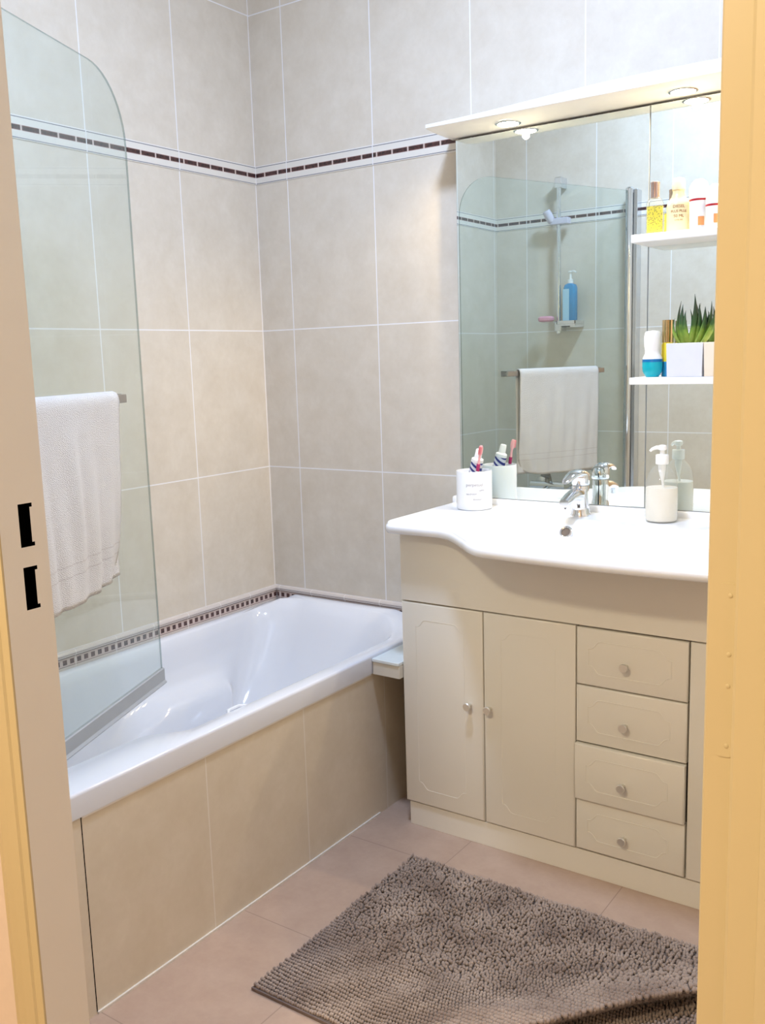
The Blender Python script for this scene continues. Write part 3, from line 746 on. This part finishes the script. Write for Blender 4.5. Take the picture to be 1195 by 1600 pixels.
# toothpaste
tp = thing('toothpaste_tube', 'white and blue toothpaste tube with white cap standing in the tumbler', 'toothpaste', (cx_, cy_, cz0+.01))
T0 = Vector((cx_-.020, cy_+.010, cz0+.016)); T1 = Vector((cx_+.012, cy_+.004, cz0+.150)); td = (T1-T0).normalized()
e1 = Vector((td.z, 0, -td.x)).normalized(); e2 = td.cross(e1)
def tring(s, a, c, n=24): return [T0+td*s+e1*math.cos(2*math.pi*i/n)*a+e2*math.sin(2*math.pi*i/n)*c for i in range(n)]
b = MB(); b.rings([tring(0, .022, .0012), tring(.03, .0215, .007), tring(.08, .019, .014), tring(.118, .0165, .0165)], True, False)
g = G('toothpaste_print', .25); p, x = g.obj(); n1 = g.noise(p, 55, 1)
st = g.line(g.math('ADD', x[2], g.math('MULTIPLY', x[0], .9)), .003, .019, .0045)
g.color(g.mix(st, (.72, .73, .80), (.03, .04, .22))); b.build('tube_body', g.m, tp)
b = MB(); b.rings([tring(.118, .0168, .0168), tring(.120, .0172, .0172), tring(.127, .0165, .0165), tring(.131, .0105, .0105), tring(.133, .0102, .0102), tring(.153, .0090, .0090), tring(.155, .0075, .0075)], True, True)
b.build('cap', m_whiteplastic, tp)

# ------------------------------------------------------------------ soap dispenser
sx_, sy_ = 1.3700, -.0840
so = thing('soap_dispenser', 'clear pump bottle half full of cream liquid soap on the washbasin', 'soap dispenser', (sx_, sy_, ZT))
b = MB(); b.lathe([(.0345, 0), (.0385, .003), (.0395, .010), (.0395, .085), (.0375, .100), (.0330, .117), (.0250, .132), (.0150, .141), (.0130, .143), (.0130, .150)], (sx_, sy_, ZT), seg=40, cap0=False, cap1=False)
b.build('bottle_body', m_soapglass, so)
b = MB(); b.lathe([(.0335, .002), (.0378, .005), (.0385, .012), (.0385, .083), (.0380, .086)], (sx_, sy_, ZT), seg=40)
b.build('liquid_soap', plain('cream_soap', (.93, .89, .82), .35), so)
b = MB(); b.lathe([(.0155, .144), (.0160, .146), (.0160, .166), (.0150, .168), (.0060, .169), (.0055, .178), (.0100, .180), (.0110, .184), (.0100, .190), (.004, .192)], (sx_, sy_, ZT), seg=32)
b.tube([(sx_, sy_, ZT+.185), (sx_-.012, sy_-.010, ZT+.1855), (sx_-.020, sy_-.017, ZT+.182), (sx_-.024, sy_-.020, ZT+.177)], [.0055, .0048, .004, .0033], 10)
b.build('pump', m_whiteplastic, so)
MB().tube([(sx_, sy_, ZT+.145), (sx_, sy_, ZT+.128), (sx_+.002, sy_, ZT+.10), (sx_+.004, sy_, ZT+.085)], [.010, .009, .0032, .0032], 12).build('dip_tube', m_whiteplastic, so)

# ------------------------------------------------------------------ things on the upper shelf (top at 1.558)
ZS = 1.5583
pf = thing('perfume_bottle', 'square perfume bottle with yellow confetti liquid and metal cap, leftmost on the upper shelf', 'perfume', (1.343, -.088, ZS))
def sqb(b, x, y, prof, ang=0, nc=5):
    R = []
    for w_, d_, r_, z in prof:
        o_ = rrect(-w_, w_, -d_, d_, (min(r_, w_*.98, d_*.98),)*4, nc, 2)
        R.append([(x+p[0]*math.cos(ang)-p[1]*math.sin(ang), y+p[0]*math.sin(ang)+p[1]*math.cos(ang), z) for p in o_])
    b.rings(R, True, True); return b
A = math.radians(18)
sqb(MB(), 1.343, -.088, [(.019, .014, .003, ZS), (.020, .015, .004, ZS+.002), (.020, .015, .004, ZS+.072), (.016, .012, .006, ZS+.082), (.010, .009, .006, ZS+.087)], A).build('glass_bottle', m_clear, pf)
g = G('confetti_yellow', .3); p, x = g.obj()
vr = g.n.new('ShaderNodeTexVoronoi'); vr.inputs['Scale'].default_value = 260; g.t.links.new(p, vr.inputs['Vector'])
g.color(g.ramp(vr.outputs['Distance'], [(.25, (.35, .30, .05)), (.5, (.85, .72, .06))]))
sqb(MB(), 1.343, -.088, [(.0182, .0132, .003, ZS+.003), (.0182, .0132, .003, ZS+.066)], A).build('liquid', g.m, pf, smooth=False)
MB().lathe([(.0105, 0), (.0105, .030), (.0110, .031), (.0110, .036), (.009, .037)], (1.343, -.088, ZS+.086)).build('cap', plain('brown_metal_cap', (.55, .42, .38), .25, .9), pf)
p2 = thing('perfume_bottle', 'cream milk-bottle shaped perfume printed with brown lettering on the upper shelf', 'perfume', (1.398, -.085, ZS))
px_, py_ = 1.398, -.085
MB().lathe([(.024, 0), (.0265, .003), (.0265, .060), (.0245, .070), (.0165, .082), (.0135, .090), (.0135, .096), (.0155, .098)], (px_, py_, ZS), seg=36).build('bottle_body', plain('cream_glass', (.88, .74, .42), .25), p2)
MB().lathe([(.0135, .096), (.0150, .099), (.0150, .116), (.0125, .124), (.006, .126)], (px_, py_, ZS), seg=28).build('cap', plain('ivory_cap', (.88, .80, .55), .3), p2)
def wrapt(body, size, cx, cy, r, ang, z):
    vs, fs = text_mesh(body, size); return [(cx+math.cos(ang+x/r)*(r+.0002+zz), cy+math.sin(ang+x/r)*(r+.0002+zz), z+y) for x, y, zz in vs], fs
b = MB(); a1 = math.atan2(CY-py_, CX-px_)+.05
for body, size, z in (('DIESEL', .0095, .058), ('PLUS PLUS', .0082, .047), ('50 ML', .0092, .036), ('1.7 FL OZ', .0045, .027)): b.add(*wrapt(body, size, px_, py_, .0265, a1, ZS+z))
b.build('lettering', plain('brown_print', (.32, .12, .04), .5), p2, smooth=False)
def rollon(x, y, z0, hb, r, lbl, group):
    t = thing('deodorant', lbl, 'deodorant', (x, y, z0), group)
    MB().lathe([(r*.80, 0), (r*.88, .003), (r*.94, hb*.5), (r, hb-.002), (r, hb)], (x, y, z0), seg=32).build('bottle_body', m_whiteplastic, t)
    MB().lathe([(r*1.01, hb), (r*1.02, hb+.0045)], (x, y, z0), seg=32).build('red_ring', plain('dark_red_ring', (.42, .01, .02), .35), t)
    MB().lathe([(r*.99, hb+.0045), (r*1.0, hb+.018), (r*.93, hb+.032), (r*.74, hb+.043), (r*.4, hb+.049), (r*.05, hb+.050)], (x, y, z0), seg=32).build('cap', m_whiteplastic, t)
    q = MB(); a = math.atan2(CY-y, CX-x)-.1; rr_ = r*.965
    q.add([(x+math.cos(a+u/rr_)*(rr_+.0006), y+math.sin(a+u/rr_)*(rr_+.0006), z0+v) for u in (0, .005, .010, .014) for v in (.010, .030)], [(0, 2, 3, 1), (2, 4, 5, 3), (4, 6, 7, 5)])
    q.build('leaf_print', plain('orange_print', (.72, .30, .10), .5), t, smooth=False)
rollon(1.4485, -.090, ZS, .066, .0225, 'tall white roll-on deodorant with red ring on the upper shelf', 'white deodorants on the upper shelf')
rollon(1.490, -.110, ZS, .048, .0200, 'shorter white roll-on deodorant with red ring beside the door frame on the upper shelf', 'white deodorants on the upper shelf')

# ------------------------------------------------------------------ things on the lower shelf (top at 1.221)
ZS2 = 1.2213
rx_, ry_ = 1.3455, -.096
tr = thing('deodorant', 'teal roll-on deodorant with large white cap at the left of the lower shelf', 'deodorant', (rx_, ry_, ZS2))
MB().lathe([(.0150, 0), (.0180, .004), (.0235, .014), (.0245, .024), (.0245, .036)], (rx_, ry_, ZS2), seg=36, sy=.85).build('bottle_body', plain('teal_plastic', (.0, .42, .52), .22), tr)
MB().lathe([(.0246, .036), (.0242, .043)], (rx_, ry_, ZS2), seg=36, sy=.86).build('blue_band', plain('blue_band', (.0, .16, .42), .25), tr)
MB().lathe([(.0240, .043), (.0225, .048), (.0185, .056), (.0185, .064), (.0205, .074), (.0212, .094), (.0195, .105), (.0165, .110), (.004, .1115)], (rx_, ry_, ZS2), seg=36, sy=.85).build('cap', m_whiteplastic, tr)
mx_, my_ = 1.374, -.070
mp = thing('perfume_vial', 'slim yellow perfume vial with tall ribbed gold cap on the lower shelf', 'perfume', (mx_, my_, ZS2))
MB().lathe([(.013, 0), (.0145, .003), (.0145, .036)], (mx_, my_, ZS2), seg=24).build('vial_base', plain('blue_liquid', (.03, .30, .55), .15), mp, label='blue lower half')
MB().lathe([(.0145, .036), (.0145, .076), (.012, .082)], (mx_, my_, ZS2), seg=24).build('vial_body', plain('yellow_liquid', (.80, .66, .05), .15), mp)
b = MB(); R = []
for z in (.082, .085, .134, .136):
    R.append([(mx_+math.cos(q)*r_, my_+math.sin(q)*r_, ZS2+z) for k in range(48) for q, r_ in [(2*math.pi*k/48, .0138 if k % 4 < 2 else .0118)]])
b.rings(R, True, True); b.build('cap', plain('gold_metal', (.62, .50, .30), .22, 1), mp, smooth=False)
wb = MB(); sqb(wb, 1.418, -.046, [(.013, .010, .005, ZS2), (.014, .011, .005, ZS2+.004), (.014, .011, .006, ZS2+.100), (.011, .008, .006, ZS2+.106)])
wj = wb.build('lotion_bottle', plain('pale_cream_plastic', (.80, .84, .70), .3)); tag(wj, 'pale cream lotion bottle half hidden behind the white planter', 'bottle')
MB().lathe([(.0075, 0), (.0075, .004), (.004, .005)], (1.418, -.046, ZS2+.1055)).build('stopper', m_whiteplastic, wj)
# planter and plant
pl_ = thing('planter', 'square white planter on the lower shelf', 'planter', (1.437, -.098, ZS2))
b = MB(); xa_, xb_, ya_, yb_, hp = 1.3925, 1.4790, -.138, -.060, .079
b.rings([[(xa_+.002, ya_+.002, ZS2), (xb_-.002, ya_+.002, ZS2), (xb_-.002, yb_-.002, ZS2), (xa_+.002, yb_-.002, ZS2)],
         [(xa_, ya_, ZS2+hp), (xb_, ya_, ZS2+hp), (xb_, yb_, ZS2+hp), (xa_, yb_, ZS2+hp)],
         [(xa_+.003, ya_+.003, ZS2+hp), (xb_-.003, ya_+.003, ZS2+hp), (xb_-.003, yb_-.003, ZS2+hp), (xa_+.003, yb_-.003, ZS2+hp)],
         [(xa_+.004, ya_+.004, ZS2+hp-.012), (xb_-.004, ya_+.004, ZS2+hp-.012), (xb_-.004, yb_-.004, ZS2+hp-.012), (xa_+.004, yb_-.004, ZS2+hp-.012)]], True, True)
b.build('pot', plain('white_pot', (.72, .75, .82), .4), pl_, smooth=False, bevel=.0008)
MB().box(xa_+.0045, xb_-.0045, ya_+.0045, yb_-.0045, ZS2+hp-.0118, ZS2+hp-.008).build('soil', plain('soil', (.05, .03, .02), .95, n=(.5, 200, .8)), pl_, smooth=False)
p4 = MB(); sqb(p4, 1.5235, -.100, [(.041, .038, .002, ZS2), (.043, .040, .002, ZS2+hp)], 0).build('planter', plain('cream_pot', (.84, .74, .62), .35), smooth=False, bevel=.0008)
p4 = bpy.data.objects['planter.001']; tag(p4, 'cream planter beside the square white planter, mostly behind the door frame', 'planter')
plant = thing('succulent_plant', 'green spiky succulent with dark pointed leaves growing in the square white planter', 'plant', (1.440, -.098, ZS2+hp-.008))
g = G('succulent_leaf', .35, spec=.4); p, x = g.obj(); nz = g.noise(p, 90, 3)
f_ = g.math('ADD', g.math('DIVIDE', x[2], .085), g.math('MULTIPLY', g.math('SUBTRACT', nz, .5), .35))
g.color(g.ramp(f_, [(.05, (.42, .55, .12)), (.38, (.20, .34, .05)), (.60, (.035, .10, .025)), (1.0, (.018, .04, .02))])); m_leaf = g.m
LEAVES = [(-.020, .000, -.026, .000, .108, .0085), (-.016, -.006, -.018, -.012, .100, .009), (-.012, .006, -.006, .006, .088, .009), (-.006, -.008, -.010, -.016, .085, .0095),
          (.000, .002, .004, .002, .080, .010), (.004, .008, .008, .010, .098, .009), (.002, -.008, .010, -.014, .122, .009), (.010, .000, .018, -.006, .100, .009),
          (.014, -.008, .034, -.014, .090, .0095), (.018, .004, .044, .004, .104, .010), (.016, .008, .050, .012, .082, .009), (.022, -.002, .056, -.008, .070, .009),
          (-.024, .008, -.034, .010, .078, .008), (-.022, -.008, -.036, -.014, .068, .008), (.026, -.008, .060, -.016, .094, .009)]
for bx, by, tx, ty, h, wd in LEAVES:
    B = Vector((1.440+bx, -.098+by, ZS2+hp-.009)); T = Vector((1.440+tx, -.098+ty, ZS2+hp-.009+h)); ctr = Vector((bx, by, 0))
    outd = Vector((tx-bx+.0001, ty-by, 0)); outd = outd.normalized() if outd.length > 1e-4 else Vector((1, 0, 0))
    R = []
    for k in range(11):
        t = k/10; mid = B.lerp(T, t)+outd*(.010*math.sin(t*math.pi)); wv = wd*(1-t**1.8)*(1+.5*math.sin(t*math.pi)*.6)+.0002; th = wv*.32+.0003
        d = (T-B).normalized(); sdv = Vector((-outd.y, outd.x, 0)); up_ = d.cross(sdv)
        R.append([mid+sdv*(wv*math.cos(q))+up_*(th*math.sin(q)+wv*.35*math.cos(q)**2) for q in [2*math.pi*i/10 for i in range(10)]])
    MB().rings(R, True, True).build('leaf', m_leaf, plant, angle=180)

# ------------------------------------------------------------------ bath mat
def make_mat():
    X0, X1, Y0, Y1 = .873, 1.80, -1.110, -.505
    def hgt(x, y):
        # lifted wrinkle running diagonally to the right-hand side
        ax, ay, bx, by = 1.215, -1.095, 1.68, -.620
        L = math.hypot(bx-ax, by-ay); ux, uy = (bx-ax)/L, (by-ay)/L
        s = (x-ax)*ux+(y-ay)*uy; d = -(x-ax)*uy+(y-ay)*ux    # d>0: back-left side
        d += .012*math.sin(s*9)
        amp = .066*sst(-.06, .16, s)
        if d > 0: hh = amp*math.exp(-(d/.085)**2)
        else: hh = amp*math.exp(-(d/.011)**2)
        s2 = .020*sst(0, .2, s)*math.exp(-((d+.10)/.045)**2)
        fuzz = .0016*math.sin(x*31+y*17)+.0012*math.sin(x*57-y*43)
        return hh+s2+fuzz, d
    t = thing('bath_mat', 'taupe ribbed chenille bath mat lying wrinkled on the terracotta floor tiles', 'bath mat', (1.33, -.81, 0))
    LL = math.hypot(.465, .475); NXY = (.475/LL, -.465/LL)
    nx, ny = 220, 150; vs = []
    for j in range(ny+1):
        for i in range(nx+1):
            x = X0+(X1-X0)*i/nx; y = Y0+(Y1-Y0)*j/ny; h, d = hgt(x, y); h = max(h, -.002); ln = 1.25*max(0, h-.006); vs.append((x+NXY[0]*ln, y+NXY[1]*ln, .006+h))
    W = nx+1; b = MB(); b.add(vs, [(j*W+i, j*W+i+1, (j+1)*W+i+1, (j+1)*W+i) for j in range(ny) for i in range(nx)])
    o = b.build('mat_backing', plain('mat_backing', (.17, .13, .11), .95), t)
    sm = o.modifiers.new('s', 'SOLIDIFY'); sm.thickness = .004; sm.offset = -1
    # chenille tufts in rows along the mat
    g = G('chenille', .95, spec=.08); p, x = g.pos()
    n1 = g.noise(p, 9, 4); n2 = g.noise(p, 240, 2)
    g.color(g.mix(g.math('ADD', g.math('MULTIPLY_ADD', n1, 2.0, -.65), g.math('MULTIPLY', n2, .25)), (.21, .15, .12), (.46, .365, .305)))
    g.bump(n2, .6, .001); g.b.inputs['Sheen Weight'].default_value = .35
    b = MB(); rng = random.Random(3); px, py = .0064, .0100
    ico = [(0, 0, 1), (.894, 0, .447), (.276, .851, .447), (-.724, .526, .447), (-.724, -.526, .447), (.276, -.851, .447), (.724, .526, -.447), (-.276, .851, -.447), (-.894, 0, -.447), (-.276, -.851, -.447), (.724, -.526, -.447), (0, 0, -1)]
    icf = [(0,1,2),(0,2,3),(0,3,4),(0,4,5),(0,5,1),(1,6,2),(2,7,3),(3,8,4),(4,9,5),(5,10,1),(6,7,2),(7,8,3),(8,9,4),(9,10,5),(10,6,1),(11,7,6),(11,8,7),(11,9,8),(11,10,9),(11,6,10)]
    y = Y0+.004; r = 0
    def mp(x, y):
        h, d = hgt(x, y); h = max(h, -.002); lean = 1.25*max(0, h-.006)*(1 if d > 0 else 1)
        return Vector((x+NXY[0]*lean, y+NXY[1]*lean, h))
    while y < Y1:
        xx = X0+.003+(r % 2)*px*.5
        while xx < X1:
            back = sst(-.90, -.70, y+.08*math.sin(xx*7)+.03*math.sin(y*50))
            p0_, p1_, p2_ = mp(xx, y), mp(xx, y+py), mp(xx+px, y)
            na = min(4, max(1, round((p1_-p0_).length/(py*1.15)))); nb = min(3, max(1, round((p2_-p0_).length/(px*1.5)))); big = 1+.45*sst(.02, .05, p0_.z)
            for ia in range(na):
                for ib in range(nb):
                    jx, jy = rng.gauss(0, .0004+.0012*back), rng.gauss(0, .0003+.0015*back)
                    c3 = mp(xx+jx+px*ib/nb, y+jy+py*ia/na)
                    rx, ry, rz_ = big*.0037*(1+rng.uniform(-.1, .1)), big*.0044*(1+rng.uniform(-.1, .1)), .0060*(1+rng.uniform(-.12, .2*back+.05))
                    tx, ty = rng.gauss(0, .10+.35*back), rng.gauss(0, .10+.35*back)
                    z3 = c3.z+.0105+rng.uniform(-.0008, .0015*back+.0004)
                    b.add([(c3.x+vx*rx+vz*rz_*tx*.6, c3.y+vy*ry+vz*rz_*ty*.6, z3+vz*rz_) for vx, vy, vz in ico], icf)
            xx += px
        y += py; r += 1
    pile = b.build('tuft_pile', g.m, t, angle=180); pile['kind'] = 'stuff'
    MB().box(X0-.002, X1+.002, Y0-.003, Y0+.001, .001, .007).build('hem', plain('mat_hem', (.20, .15, .13), .9), t, smooth=False)
make_mat()

# ------------------------------------------------------------------ lamps on the ceilings
def ceil_lamp(loc, mat, lbl, ZC=ZC):
    t = thing('ceiling_lamp', lbl, 'ceiling light', (loc[0], loc[1], ZC))
    MB().lathe([(.16, 0), (.16, -.02), (.15, -.03)], (loc[0], loc[1], ZC)).build('lamp_base', m_whiteplastic, t)
    MB().lathe([(.15, -.03), (.145, -.048), (.06, -.062), (.002, -.064)], (loc[0], loc[1], ZC), cap0=False).build('diffuser', mat, t)
ceil_lamp(BATH_LAMP, m_diff, 'round ceiling lamp with cool white diffuser in the tiled bathroom')
ceil_lamp((1.41, -3.00), m_diffw, 'round ceiling lamp with warm diffuser in the hall outside the doorway', ZH)
for o in bpy.data.objects:
    if o.name.startswith('ceiling_lamp_light'): o.location.z = ZC-.075
    if o.name.startswith('hall_lamp_light'): o.location.z = ZH-.075

for o in list(bpy.data.objects):
    if '_o' in o: del o['_o']
